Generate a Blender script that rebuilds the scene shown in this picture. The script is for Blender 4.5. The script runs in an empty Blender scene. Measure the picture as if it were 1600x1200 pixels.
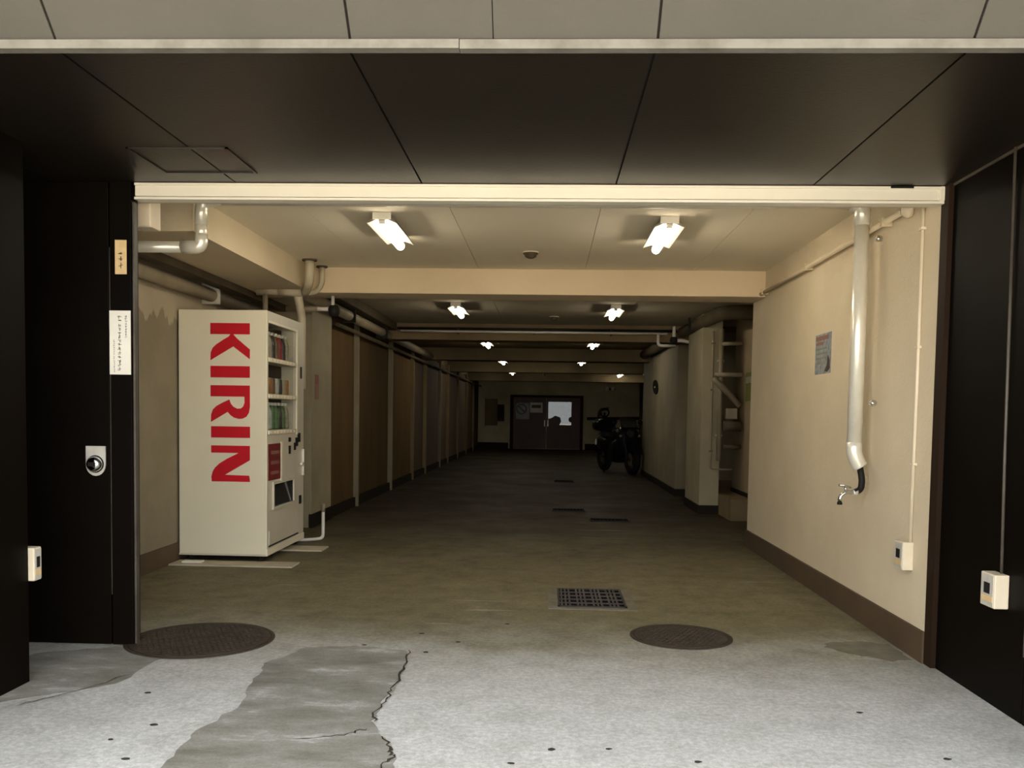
import bpy, bmesh, math, random
from mathutils import Vector, Matrix
random.seed(7)
scene = bpy.context.scene
C = scene.collection

# ------------------------------------------------------------------ camera
F_PX, CY_PX, EYE = 1400.0, 721.04, 1.11
YAW, TILT, ROLL = 0.03975, 0.05209, 0.01525
fwd = Vector((-math.sin(YAW)*math.cos(TILT), math.cos(YAW)*math.cos(TILT), -math.sin(TILT)))
rt = Vector((math.cos(YAW), math.sin(YAW), 0))
up = rt.cross(fwd)
r2 = rt*math.cos(ROLL) + up*math.sin(ROLL)
u2 = -rt*math.sin(ROLL) + up*math.cos(ROLL)
cam = bpy.data.cameras.new('camera')
cam.sensor_fit = 'HORIZONTAL'; cam.sensor_width = 36; cam.lens = F_PX/1600*36
cam.shift_y = (CY_PX-600)/1600
cam.clip_start = 0.05; cam.clip_end = 300
cam_o = bpy.data.objects.new('camera', cam); C.objects.link(cam_o)
M = Matrix((r2, u2, -fwd)).transposed().to_4x4(); M.translation = (0, 0, EYE)
cam_o.matrix_world = M
scene.camera = cam_o

# ------------------------------------------------------------------ overcast daylight
world = bpy.data.worlds.new('overcast_sky'); scene.world = world; world.use_nodes = True
bg = world.node_tree.nodes['Background']
bg.inputs['Color'].default_value = (0.96, 0.985, 1.0, 1)
bg.inputs['Strength'].default_value = 1.0
sun = bpy.data.lights.new('sun', 'SUN'); sun.energy = 11.5; sun.color = (1.0, .86, .66); sun.angle = math.radians(1.0)
sun_o = bpy.data.objects.new('sun', sun); C.objects.link(sun_o)      # stands behind the building, lights the street only
sun_o.rotation_euler = Vector((.12, -.57, -.81)).to_track_quat('-Z', 'Y').to_euler()
LAMP = 8.5            # radiance of the fluorescent tubes
vs = scene.view_settings
vs.view_transform = 'Standard'; vs.look = 'None'; vs.gamma = 1.0; vs.use_curve_mapping = False
vs.exposure = 2.3
scene.display_settings.display_device = 'sRGB'

# ------------------------------------------------------------------ materials
def _nt(name):
    m = bpy.data.materials.new(name); m.use_nodes = True
    nt = m.node_tree; b = nt.nodes['Principled BSDF']
    return m, nt, b
def _noise(nt, scale, detail=5, rough=.6, stretch=None, obj=False):
    if obj:
        g = nt.nodes.new('ShaderNodeTexCoord'); src = g.outputs['Object']
    else:
        g = nt.nodes.new('ShaderNodeNewGeometry'); src = g.outputs['Position']
    if stretch:
        mp = nt.nodes.new('ShaderNodeMapping'); mp.inputs['Scale'].default_value = stretch
        nt.links.new(src, mp.inputs['Vector']); src = mp.outputs['Vector']
    n = nt.nodes.new('ShaderNodeTexNoise'); n.inputs['Scale'].default_value = scale
    n.inputs['Detail'].default_value = detail; n.inputs['Roughness'].default_value = rough
    nt.links.new(src, n.inputs['Vector'])
    return n.outputs['Fac']
def _ramp(nt, fac, stops):
    r = nt.nodes.new('ShaderNodeValToRGB'); els = r.color_ramp.elements
    while len(els) < len(stops): els.new(.5)
    for e, (p, c) in zip(els, stops):
        e.position = p; e.color = (*c, 1)
    nt.links.new(fac, r.inputs['Fac'])
    return r.outputs['Color']
def _mix(nt, fac, a, b, mode='MIX'):
    m = nt.nodes.new('ShaderNodeMix'); m.data_type = 'RGBA'; m.blend_type = mode
    for sock, v in ((m.inputs[0], fac), (m.inputs[6], a), (m.inputs[7], b)):
        if hasattr(v, 'is_output'): nt.links.new(v, sock)
        elif isinstance(v, (int, float)): sock.default_value = v
        else: sock.default_value = (*v, 1)
    return m.outputs[2]
def _math(nt, op, a, b=None, c=None):
    m = nt.nodes.new('ShaderNodeMath'); m.operation = op
    for i, v in enumerate((a, b, c)):
        if v is None: continue
        if hasattr(v, 'is_output'): nt.links.new(v, m.inputs[i])
        else: m.inputs[i].default_value = v
    return m.outputs[0]
def _smooth(nt, v, lo, hi):
    m = nt.nodes.new('ShaderNodeMapRange'); m.interpolation_type = 'SMOOTHSTEP'
    nt.links.new(v, m.inputs[0]); m.inputs[1].default_value = lo; m.inputs[2].default_value = hi
    return m.outputs[0]
def _bump(nt, b, h, strength, dist=.01):
    bp = nt.nodes.new('ShaderNodeBump'); bp.inputs['Strength'].default_value = strength
    bp.inputs['Distance'].default_value = dist
    nt.links.new(h, bp.inputs['Height']); nt.links.new(bp.outputs['Normal'], b.inputs['Normal'])
def mat(name, c1, c2=None, scale=4, rough=.6, metallic=0, bump=0, bscale=60, stretch=None, emit=0, obj=False, lo=.35, hi=.68):
    m, nt, b = _nt(name)
    c2 = c2 or tuple(x*.88 for x in c1)
    f = _noise(nt, scale, stretch=stretch, obj=obj)
    col = _ramp(nt, f, [(lo, c2), (hi, c1)])
    nt.links.new(col, b.inputs['Base Color'])
    b.inputs['Roughness'].default_value = rough; b.inputs['Metallic'].default_value = metallic
    if bump: _bump(nt, b, _noise(nt, bscale, 4, obj=obj), bump)
    if emit:
        b.inputs['Emission Color'].default_value = (*c1, 1); b.inputs['Emission Strength'].default_value = emit
    return m
MT = {}
MT['plaster'] = mat('beige_plaster', (.66, .555, .385), (.59, .49, .335), 1.6, .85, bump=.35, bscale=55)
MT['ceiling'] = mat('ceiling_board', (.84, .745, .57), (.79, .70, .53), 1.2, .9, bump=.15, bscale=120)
MT['ceiling_dim'] = mat('dimmed_ceiling_board', (.44, .375, .26), (.36, .305, .21), 1.5, .9, bump=.3)  # second-bay ceiling board, its dimmer light put into the colour
MT['beam'] = mat('painted_beam', (.66, .535, .36), (.61, .49, .325), 1.4, .85, bump=.25)
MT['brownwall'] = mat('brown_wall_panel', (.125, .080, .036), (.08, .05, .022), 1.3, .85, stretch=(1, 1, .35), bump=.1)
MT['brownwall_d'] = mat('shaded_brown_wall_panel', (.085, .05, .022), (.05, .029, .012), 1.3, .85, stretch=(1, 1, .35))  # same brown panels farther in, darkened to paint the dim passage
MT['oldwall'] = mat('old_beige_wall', (.36, .31, .20), (.27, .225, .14), 1.4, .8, bump=.3)
MT['deepshade'] = mat('painted_deep_shade', (.13, .10, .058), (.09, .068, .038), 1.4, .85, bump=.3)  # far beams and ceiling slab: lack of light painted as dark colour
MT['oldwall_m'] = mat('dimmed_beige_wall', (.25, .21, .135), (.18, .148, .09), 1.4, .8, bump=.3)  # old beige wall darkened in colour for the weak light farther back
MT['oldwall_n'] = mat('niche_plaster', (.31, .23, .13), (.23, .17, .095), 1.4, .8, bump=.3)
MT['oldwall_d'] = mat('old_brown_and_dimmed', (.22, .165, .095), (.16, .115, .062), 1.4, .8, bump=.3)  # brown walls; also paints dimness on battens, second beam and third-bay ceiling
MT['backwall'] = mat('pale_end_wall', (.60, .52, .33), (.42, .35, .21), 1.2, .8, bump=.3)
MT['base_brown'] = mat('brown_skirting', (.088, .053, .026), (.064, .038, .018), 3, .7)
MT['base_black'] = mat('black_skirting', (.022, .018, .014), None, 3, .7)
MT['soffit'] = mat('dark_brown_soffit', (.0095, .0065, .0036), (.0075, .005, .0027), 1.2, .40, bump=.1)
MT['fascia'] = mat('grey_fascia_board', (.072, .066, .0535), (.060, .055, .044), 2.0, .8, bump=.2, bscale=90)
MT['fascia_gap'] = mat('joint_gap', (.02, .016, .012), None, 3, .9)
MT['trim_white'] = mat('weathered_white_trim', (.165, .155, .128), (.10, .09, .07), 9, .6, lo=.3, hi=.6)
MT['black'] = mat('black_paint_metal', (.0042, .0028, .0018), (.003, .002, .0014), 2, .5)
MT['blackbrown'] = mat('dark_brown_frame', (.024, .014, .0085), None, 4, .5)
MT['edge_grey'] = mat('steel_and_highlight_edge', (.085, .07, .052), (.045, .036, .026), 6, .5)  # grey steel edges and conduit, also painted highlight lines
MT['rail'] = mat('cream_aluminium_rail', (.74, .695, .58), (.70, .655, .54), 5, .35)
MT['silver'] = mat('silver_lagging', (.90, .86, .74), (.82, .78, .66), 9, .28, metallic=.4)
MT['pipe_cream'] = mat('cream_painted_pipe', (.52, .45, .33), (.42, .36, .25), 6, .5)
MT['pipe_brown'] = mat('brown_painted_pipe', (.26, .21, .14), (.19, .15, .095), 5, .55)
MT['pipe_dark'] = mat('dark_duct', (.10, .08, .052), (.07, .054, .034), 4, .6)
MT['pipe_white'] = mat('white_pipe', (.66, .62, .56), None, 5, .4)
MT['cream_plastic'] = mat('cream_plastic', (.72, .62, .46), (.66, .56, .41), 8, .45)
MT['vm'] = mat('vending_enamel', (.80, .735, .565), (.75, .69, .52), 1.8, .32)
MT['vm_front'] = mat('vending_front_enamel', (.62, .57, .45), (.55, .50, .39), 2.2, .4)
MT['red'] = mat('red_print', (.58, .004, .016), (.53, .004, .014), 6, .4)
MT['red_dark'] = mat('dark_red_print', (.22, .018, .018), (.12, .012, .012), 20, .45)
MT['dark'] = mat('dark_plastic', (.02, .018, .016), None, 5, .35)
MT['smoke'] = mat('smoked_plastic', (.035, .033, .028), None, 5, .12)
MT['chrome'] = mat('chrome', (.75, .74, .70), None, 5, .15, metallic=1)
MT['steel'] = mat('brushed_steel', (.70, .66, .58), None, 30, .35, metallic=.3)
MT['iron'] = mat('rusty_iron', (.050, .034, .020), (.032, .022, .013), 14, .75, metallic=.2, bump=.3)
MT['dark_iron'] = mat('dark_iron', (.022, .017, .014), None, 14, .7)
MT['grate'] = mat('galvanised_grate', (.085, .070, .066), (.05, .042, .040), 18, .55, metallic=.4)
MT['surround'] = mat('grate_surround', (.19, .17, .125), (.12, .105, .07), 9, .8)
MT['pit'] = mat('drain_pit', (.010, .008, .008), None, 5, .9)
MT['board'] = mat('pale_board', (.52, .47, .35), (.42, .37, .27), 5, .8)
MT['white'] = mat('white_paper', (.82, .78, .68), None, 4, .7)
MT['ink'] = mat('faded_ink', (.16, .13, .09), None, 9, .8)
MT['yellow'] = mat('yellowed_sticker', (.70, .50, .26), (.62, .43, .21), 30, .6)
MT['lamp_white'] = mat('lamp_enamel', (.82, .78, .68), None, 5, .4)
MT['lamp_grey'] = mat('lamp_body_enamel', (.22, .20, .165), None, 5, .5)
MT['tyre'] = mat('rubber', (.012, .012, .012), None, 10, .75)
MT['bike'] = mat('black_bike_paint', (.008, .008, .009), None, 5, .3)
MT['redwood'] = mat('dark_red_wood', (.075, .022, .014), (.05, .014, .009), 3, .5, stretch=(1, 1, .2))
MT['green'] = mat('green_sign_print', (.105, .115, .02), None, 12, .6)
MT['asphalt'] = mat('street_paving', (.50, .475, .42), (.43, .405, .355), 8, .9, bump=.4, bscale=90)
MT['poster_blue'] = mat('faded_blue_print', (.33, .35, .37), (.17, .18, .19), 26, .6)
MT['poster_dark'] = mat('dark_poster_print', (.06, .03, .022), (.035, .02, .014), 30, .6)
MT['poster_red'] = mat('red_poster_print', (.26, .12, .085), None, 30, .6)
MT['leaf_grey'] = mat('grey_notice_print', (.30, .30, .25), (.16, .18, .12), 9, .6)
MT['crack'] = mat('crack_shadow_gap', (.035, .03, .022), (.06, .05, .04), 20, .95)

for k_ in ('brownwall', 'bike', 'tyre', 'dark', 'pipe_dark', 'deepshade', 'oldwall_d', 'black', 'blackbrown', 'base_black', 'pit', 'crack'):
    MT[k_].node_tree.nodes['Principled BSDF'].inputs['Specular IOR Level'].default_value = .05
def make_tube_light():
    m, nt, b = _nt('fluorescent_tube')
    b.inputs['Base Color'].default_value = (.9, .9, .85, 1)
    b.inputs['Emission Color'].default_value = (1.0, .90, .70, 1)
    b.inputs['Emission Strength'].default_value = LAMP
    return m
MT['tube'] = make_tube_light()
def make_glass():
    m, nt, b = _nt('clear_glass')
    nt.nodes.remove(b)
    out = nt.nodes['Material Output']
    tr = nt.nodes.new('ShaderNodeBsdfTransparent'); tr.inputs[0].default_value = (.95, .96, .95, 1)
    gl = nt.nodes.new('ShaderNodeBsdfGlossy'); gl.inputs['Roughness'].default_value = .03
    fr = nt.nodes.new('ShaderNodeFresnel'); fr.inputs['IOR'].default_value = 1.5
    mx = nt.nodes.new('ShaderNodeMixShader')
    gm = nt.nodes.new('ShaderNodeNewGeometry'); inv = _math(nt, 'SUBTRACT', 1.0, gm.outputs['Backfacing'])
    nt.links.new(_math(nt, 'MULTIPLY', fr.outputs[0], inv), mx.inputs[0]); nt.links.new(tr.outputs[0], mx.inputs[1]); nt.links.new(gl.outputs[0], mx.inputs[2])
    nt.links.new(mx.outputs[0], out.inputs['Surface'])
    return m
MT['glass'] = make_glass()
MT['darkglass'] = mat('dark_window_glass', (.03, .034, .03), None, 5, .35)
MT['frosted'] = mat('reflecting_window_glass', (.16, .155, .13), (.10, .10, .085), 3, .006)
MT['frosted'].node_tree.nodes['Principled BSDF'].inputs['Specular IOR Level'].default_value = .55

def make_floor():
    m, nt, b = _nt('worn_concrete')
    g = nt.nodes.new('ShaderNodeNewGeometry')
    s = nt.nodes.new('ShaderNodeSeparateXYZ'); nt.links.new(g.outputs['Position'], s.inputs[0])
    n1 = _noise(nt, 1.1, 6, .65)
    n2 = _noise(nt, 6, 8, .7)
    n3 = _noise(nt, 45, 4, .7)
    n4 = _noise(nt, .55, 4, .6, stretch=(1, .45, 1))
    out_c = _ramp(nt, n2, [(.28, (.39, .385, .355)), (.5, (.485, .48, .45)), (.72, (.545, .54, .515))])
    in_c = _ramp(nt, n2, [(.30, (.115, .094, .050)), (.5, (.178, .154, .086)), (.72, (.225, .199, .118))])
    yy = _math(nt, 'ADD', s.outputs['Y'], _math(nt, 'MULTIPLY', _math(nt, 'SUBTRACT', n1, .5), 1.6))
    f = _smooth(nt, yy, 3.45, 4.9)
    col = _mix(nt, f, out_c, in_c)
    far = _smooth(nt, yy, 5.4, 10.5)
    deep = _ramp(nt, n2, [(.3, (.019, .012, .0056)), (.7, (.038, .026, .0125))])  # floor colour darkens with depth, painting in the unlit inner passage
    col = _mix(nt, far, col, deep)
    # brown grime blotches and fine speckle
    bl = _smooth(nt, n4, .56, .74)
    col = _mix(nt, _math(nt, 'MULTIPLY', bl, .45), col, (.085, .066, .038))
    sp = _smooth(nt, n3, .35, .70)
    col = _mix(nt, 1.0, col, _ramp(nt, sp, [(0, (.80, .80, .80)), (1, (1.12, 1.12, 1.12))]), 'MULTIPLY')
    n5 = _noise(nt, 140, 3, .7)
    col = _mix(nt, 1.0, col, _ramp(nt, n5, [(.3, (.84, .84, .84)), (.7, (1.12, 1.12, 1.12))]), 'MULTIPLY')
    st = _smooth(nt, _noise(nt, 3.0, 3, .5, stretch=(.35, 5, 1)), .69, .74)
    col = _mix(nt, _math(nt, 'MULTIPLY', st, .28), col, (.62, .60, .56))
    sd = _smooth(nt, _noise(nt, 16, 3, .6), .70, .78)
    col = _mix(nt, _math(nt, 'MULTIPLY', sd, .6), col, (.12, .10, .07))
    nt.links.new(col, b.inputs['Base Color'])
    rr = _smooth(nt, n1, .2, .8)
    b.inputs['Specular IOR Level'].default_value = .22
    r = _math(nt, 'ADD', _math(nt, 'MULTIPLY', rr, .25), .55)
    nt.links.new(r, b.inputs['Roughness'])
    _bump(nt, b, n2, .25, .01)
    return m
MT['floor'] = make_floor()
def make_patch():
    m, nt, b = _nt('old_concrete_repair')
    n2 = _noise(nt, 4, 8, .7, stretch=(.6, 1.3, 1))
    col = _ramp(nt, n2, [(.34, (.135, .126, .098)), (.46, (.195, .186, .155)), (.56, (.245, .237, .207)), (.66, (.44, .435, .41))])
    n5 = _noise(nt, 120, 3, .7)
    col = _mix(nt, 1.0, col, _ramp(nt, n5, [(.3, (.82, .82, .82)), (.7, (1.14, 1.14, 1.14))]), 'MULTIPLY')
    nt.links.new(col, b.inputs['Base Color']); b.inputs['Roughness'].default_value = .8
    _bump(nt, b, n2, .3, .01)
    return m
MT['patch'] = make_patch()
def make_leftwall():
    m, nt, b = _nt('two_coat_plaster')
    g = nt.nodes.new('ShaderNodeNewGeometry')
    s = nt.nodes.new('ShaderNodeSeparateXYZ'); nt.links.new(g.outputs['Position'], s.inputs[0])
    d = _noise(nt, 5, 2, .5, stretch=(0, 1.6, .12))
    z = _math(nt, 'ADD', s.outputs['Z'], _math(nt, 'MULTIPLY', _math(nt, 'SUBTRACT', d, .5), .35))
    f = _smooth(nt, z, 1.745, 1.775)
    n = _noise(nt, 1.8, 6, .6)
    lower = _ramp(nt, n, [(.3, (.20, .168, .105)), (.7, (.265, .225, .148))])
    upper = _ramp(nt, n, [(.3, (.36, .30, .205)), (.7, (.42, .355, .245))])
    nt.links.new(_mix(nt, f, lower, upper), b.inputs['Base Color'])
    b.inputs['Roughness'].default_value = .85
    _bump(nt, b, _noise(nt, 50, 4), .3)
    return m
MT['leftwall'] = make_leftwall()

# ------------------------------------------------------------------ mesh helpers
def box(bm, x0, x1, y0, y1, z0, z1, bev=0):
    r = bmesh.ops.create_cube(bm, size=1)
    vs_ = r['verts']
    for v in vs_:
        v.co = Vector(((x0+x1)/2 + v.co.x*(x1-x0), (y0+y1)/2 + v.co.y*(y1-y0), (z0+z1)/2 + v.co.z*(z1-z0)))
    if bev:
        es = list({e for v in vs_ for e in v.link_edges})
        bmesh.ops.bevel(bm, geom=es, offset=bev, segments=2, affect='EDGES', profile=.5)
    return vs_
def poly_prism(bm, pts, axis, a0, a1):
    """extrude a closed 2-D outline between a0 and a1 along axis ('x','y','z')"""
    def P(u, v, a):
        return {'x': (a, u, v), 'y': (u, a, v), 'z': (u, v, a)}[axis]
    A = [bm.verts.new(P(u, v, a0)) for u, v in pts]
    B = [bm.verts.new(P(u, v, a1)) for u, v in pts]
    n = len(pts)
    bm.faces.new(A); bm.faces.new(B[::-1])
    for i in range(n):
        bm.faces.new((A[i], B[i], B[(i+1) % n], A[(i+1) % n]))
    bmesh.ops.recalc_face_normals(bm, faces=bm.faces)
def fillet(pts, r, n=5):
    pts = [Vector(p) for p in pts]
    if r <= 0 or len(pts) < 3: return pts
    out = [pts[0]]
    for a, b, c in zip(pts, pts[1:], pts[2:]):
        d1, d2 = (a-b), (c-b)
        rr = min(r, d1.length*.48, d2.length*.48)
        p, q = b + d1.normalized()*rr, b + d2.normalized()*rr
        for i in range(n+1):
            t = i/n
            out.append(p*(1-t)**2 + b*2*t*(1-t) + q*t*t)
    out.append(pts[-1])
    return out
def tube(bm, pts, r, seg=12, bend=0.0, cap=True, radii=None):
    pts = fillet(pts, bend)
    n = len(pts)
    tang = []
    for i in range(n):
        a = pts[max(i-1, 0)]; b = pts[min(i+1, n-1)]
        tang.append((b-a).normalized())
    t0 = tang[0]
    nrm = t0.orthogonal().normalized()
    rings = []
    for i in range(n):
        t = tang[i]
        nrm = (nrm - t*nrm.dot(t)).normalized()
        bn = t.cross(nrm)
        rad = radii[i] if radii else r
        rings.append([bm.verts.new(pts[i] + (nrm*math.cos(2*math.pi*k/seg) + bn*math.sin(2*math.pi*k/seg))*rad) for k in range(seg)])
    for A, B in zip(rings, rings[1:]):
        for k in range(seg):
            f = bm.faces.new((A[k], A[(k+1) % seg], B[(k+1) % seg], B[k])); f.smooth = True
    if cap:
        bm.faces.new(rings[0][::-1]); bm.faces.new(rings[-1])
def lathe(bm, prof, seg=24, center=(0, 0, 0), axis='z'):
    """prof: list of (radius, height)"""
    c = Vector(center); rings = []
    for r, h in prof:
        ring = []
        for k in range(seg):
            a = 2*math.pi*k/seg; u, v = r*math.cos(a), r*math.sin(a)
            p = {'z': (u, v, h), 'y': (u, h, v), 'x': (h, u, v)}[axis]
            ring.append(bm.verts.new(c + Vector(p)))
        rings.append(ring)
    for A, B in zip(rings, rings[1:]):
        for k in range(seg):
            f = bm.faces.new((A[k], A[(k+1) % seg], B[(k+1) % seg], B[k])); f.smooth = len(prof) > 4
    bm.faces.new(rings[0]); bm.faces.new(rings[-1][::-1])
    bmesh.ops.recalc_face_normals(bm, faces=bm.faces)
def torus(bm, R_, r, seg=32, ring=10, axis='x', center=(0, 0, 0)):
    c = Vector(center); rows = []
    for i in range(seg):
        a = 2*math.pi*i/seg; row = []
        for k in range(ring):
            b = 2*math.pi*k/ring
            rad = R_ + r*math.cos(b); h = r*math.sin(b)
            u, v = rad*math.cos(a), rad*math.sin(a)
            p = {'z': (u, v, h), 'y': (u, h, v), 'x': (h, u, v)}[axis]
            row.append(bm.verts.new(c+Vector(p)))
        rows.append(row)
    for i in range(seg):
        for k in range(ring):
            f = bm.faces.new((rows[i][k], rows[(i+1) % seg][k], rows[(i+1) % seg][(k+1) % ring], rows[i][(k+1) % ring])); f.smooth = True
    bmesh.ops.recalc_face_normals(bm, faces=bm.faces)
def link(name, data, parent=None):
    o = bpy.data.objects.new(name, data); C.objects.link(o)
    if parent: o.parent = parent; o.matrix_parent_inverse = parent_inv(parent)
    return o
def parent_inv(p):
    m = p.matrix_basis.copy()
    while p.parent:
        m = p.parent.matrix_basis @ p.matrix_parent_inverse @ m if p.parent.parent is None else p.matrix_parent_inverse @ m
        p = p.parent
    return m.inverted()
def ob(name, bm, m, parent=None, label=None):
    """link a bmesh (world coordinates) as one object"""
    me = bpy.data.meshes.new(name); bm.normal_update(); bm.to_mesh(me); bm.free()
    me.materials.append(MT[m] if isinstance(m, str) else m)
    o = link(name, me, parent)
    if label: o['label'] = label
    return o
def tag(o, label, cat, group=None, kind=None):
    o['label'] = label; o['category'] = cat
    if group: o['group'] = group
    if kind: o['kind'] = kind
    return o
def empty(name, loc, label, cat, group=None, kind=None):
    o = bpy.data.objects.new(name, None); C.objects.link(o); o.location = loc
    o.empty_display_size = .05
    return tag(o, label, cat, group, kind)
def bx(name, m, x0, x1, y0, y1, z0, z1, parent=None, bev=0, label=None):
    bm = bmesh.new(); box(bm, x0, x1, y0, y1, z0, z1, bev); return ob(name, bm, m, parent, label)
def tb(name, m, pts, r, parent=None, bend=0, seg=12, label=None, radii=None):
    bm = bmesh.new(); tube(bm, pts, r, seg, bend, radii=radii); return ob(name, bm, m, parent, label)
def struct(o, label, cat): return tag(o, label, cat, kind='structure')
def copy_tree(o, parent=None, offset=None):
    c = o.copy(); C.objects.link(c)
    if parent: c.parent = parent
    for ch in list(o.children): copy_tree(ch, c)
    return c

# ================================================================== STRUCTURE
CEIL, SOF = 2.30, 2.15
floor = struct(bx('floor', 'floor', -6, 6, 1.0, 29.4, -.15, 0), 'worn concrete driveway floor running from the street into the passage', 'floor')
struct(bx('ground', 'asphalt', -40, 40, -60, 1.0, -.16, -.01), 'pale concrete street in front of the entrance', 'street')

# canopy soffit: dark boards with open joints
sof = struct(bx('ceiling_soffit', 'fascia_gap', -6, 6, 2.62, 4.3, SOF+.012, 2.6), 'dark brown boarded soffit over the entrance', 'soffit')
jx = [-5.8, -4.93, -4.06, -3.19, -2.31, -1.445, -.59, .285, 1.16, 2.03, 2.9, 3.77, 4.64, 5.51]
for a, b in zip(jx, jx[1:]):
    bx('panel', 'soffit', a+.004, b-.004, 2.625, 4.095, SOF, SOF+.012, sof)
hatch = bmesh.new()
hx0, hx1, hy0, hy1, hw = -1.70, -1.29, 3.56, 3.93, .010
for q in ((hx0, hx1, hy0, hy0+hw), (hx0, hx1, hy1-hw, hy1), (hx0, hx0+hw, hy0, hy1), (hx1-hw, hx1, hy0, hy1)):
    box(hatch, *q, SOF-.005, SOF+.002)
ob('access_hatch_frame', hatch, 'soffit', sof, 'thin frame of an access hatch')
# sloping fascia in front
ang = math.radians(47)
ey, ez = 2.60, 2.172
def slope_panel(x0, x1, s0, s1, t0, t1):
    bm = bmesh.new(); vs_ = box(bm, x0, x1, s0, s1, t0, t1)
    for v in vs_:
        s, t = v.co.y, v.co.z
        v.co = Vector((v.co.x, ey - s*math.cos(ang) + t*math.sin(ang), ez + s*math.sin(ang) + t*math.cos(ang)))
    return bm
fas = struct(ob('wall_fascia', slope_panel(-6, 6, 0, 1.6, .01, .22), 'fascia_gap'), 'sloping grey fascia above the entrance soffit', 'fascia')
fx = [-5.8, -4.93, -4.06, -3.19, -2.31, -1.445, -.585, -.175, .29, 1.165, 2.03, 2.9, 3.77, 4.64, 5.51]
for a, b in zip(fx, fx[1:]):
    g = .0015 if a == -.175 else .004
    g2 = .0015 if b == -.175 else .004
    ob('panel', slope_panel(a+g, b-g2, .004, 1.6, 0, .012), 'fascia', fas)
tr1 = struct(bx('trim_1', 'trim_white', -6, -.272, 2.588, 2.625, 2.146, 2.171), 'worn white edge strip under the fascia, on the vending machine side', 'trim')
tr2 = struct(bx('trim_2', 'trim_white', -.270, 6, 2.590, 2.625, 2.145, 2.171), 'white edge strip under the fascia, running to the sensor side', 'trim')
struct(bx('wall_front_upper', 'fascia', -6, 6, 1.62, 29.6, 2.6, 6.0), 'grey building front above the canopy', 'wall')

# entrance side walls, black
wlf = struct(bx('wall_left_front', 'black', -6, -2.10, 2.25, 3.49, 0, 2.62), 'black clad wall end beside the street, in front of the lock door', 'wall')
bx('cladding_panel', 'black', -2.10, -2.082, 2.25, 3.50, .0, 2.15, wlf, .002)
struct(bx('wall_left_recess', 'black', -6, -2.47, 3.49, 4.3, 0, 2.62), 'black wall behind the lock door', 'wall')
wrf = struct(bx('wall_right_front', 'black', 1.772, 6, 2.25, 4.05, 0, 2.62), 'black clad wall carrying the photoelectric sensor', 'wall')
for a, b in ((2.25, 3.315), (3.321, 4.05)):
    bx('cladding_panel', 'black', 1.757, 1.772, a, b, .0, 2.15, wrf, .002)
bx('panel_edge_strip', 'edge_grey', 1.754, 1.760, 3.314, 3.3195, .25, 2.14, wrf)
bx('top_edge_highlight', 'edge_grey', 1.752, 1.772, 2.25, 4.05, 2.138, 2.1495, wrf)  # highlight along the panel top, painted as a pale strip
struct(bx('trim_3', 'blackbrown', 1.735, 1.9, 4.05, 4.125, 0, 2.15), 'dark brown jamb at the end of the beige wall', 'jamb')

# lintel and rail
lin = struct(bx('wall_lintel', 'plaster', -6, 6, 4.16, 4.30, 2.10, 2.62), 'lintel above the entrance opening', 'wall')
rail = empty('door_rail', (-1.92, 4.11, 2.06), 'long cream aluminium rail across the head of the opening', 'rail')
bx('rail_body', 'rail', -1.918, 1.742, 4.105, 4.16, 2.088, 2.142, rail, .003)
bx('lower_flange', 'rail', -1.918, 1.742, 4.095, 4.16, 2.072, 2.084, rail, .002)
bx('upper_lip', 'rail', -1.918, 1.742, 4.097, 4.16, 2.136, 2.148, rail, .002)
bx('end_cap', 'rail', 1.715, 1.742, 4.092, 4.16, 2.084, 2.148, rail, .003)
bx('dark_slot', 'dark', 1.50, 1.60, 4.094, 4.099, 2.139, 2.147, rail)

# right beige wall, baseboard
wr = struct(bx('wall_right', 'plaster', 1.74, 6, 4.125, 7.82, 0, CEIL+.05), 'beige plastered wall behind the silver downpipe', 'wall')
struct(bx('baseboard_right', 'base_brown', 1.726, 1.745, 4.125, 7.82, 0, .145), 'brown painted skirting below the beige wall', 'baseboard')

# left wall
wl = struct(bx('wall_left', 'leftwall', -6, -2.70, 4.16, 8.45, 0, CEIL+.05), 'beige two-tone wall behind the vending machine', 'wall')
struct(bx('baseboard_left', 'base_brown', -2.705, -2.688, 4.2, 8.45, 0, .14), 'brown painted skirting behind the vending machine', 'baseboard')
struct(bx('wall_left_return', 'black', -6, -1.93, 4.12, 4.16, 0, 2.62), 'black return wall that the lock door stands against', 'wall')
pil = struct(bx('wall_pilaster', 'oldwall', -6, -2.25, 8.45, 9.22, 0, CEIL+.05), 'pale pilaster just behind the vending machine', 'pilaster')
bx('skirting', 'base_black', -2.27, -2.238, 8.435, 9.23, 0, .13, pil)
wlf2 = struct(bx('wall_left_far', 'oldwall_d', -6, -2.33, 9.22, 29.4, 0, CEIL+.05), 'long brown panelled wall beyond the vending machine', 'wall')
bx('skirting', 'base_black', -2.34, -2.262, 9.22, 29.3, 0, .11, wlf2)
by = [9.22, 10.5, 12.8, 14.85, 16.4, 18.6, 20.1, 22.3, 24.6, 26.9, 29.3]
for i, (a, b) in enumerate(zip(by, by[1:])):
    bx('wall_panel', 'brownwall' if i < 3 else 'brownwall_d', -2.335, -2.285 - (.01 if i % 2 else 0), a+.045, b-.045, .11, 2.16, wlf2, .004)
for y in by[1:-1]:
    w = .032
    bx('batten', 'oldwall_m' if y in (18.6, 10.5, 12.8) else 'oldwall_d', -2.335, -2.235, y-w, y+w, .0, 2.2, wlf2, .003)

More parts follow.
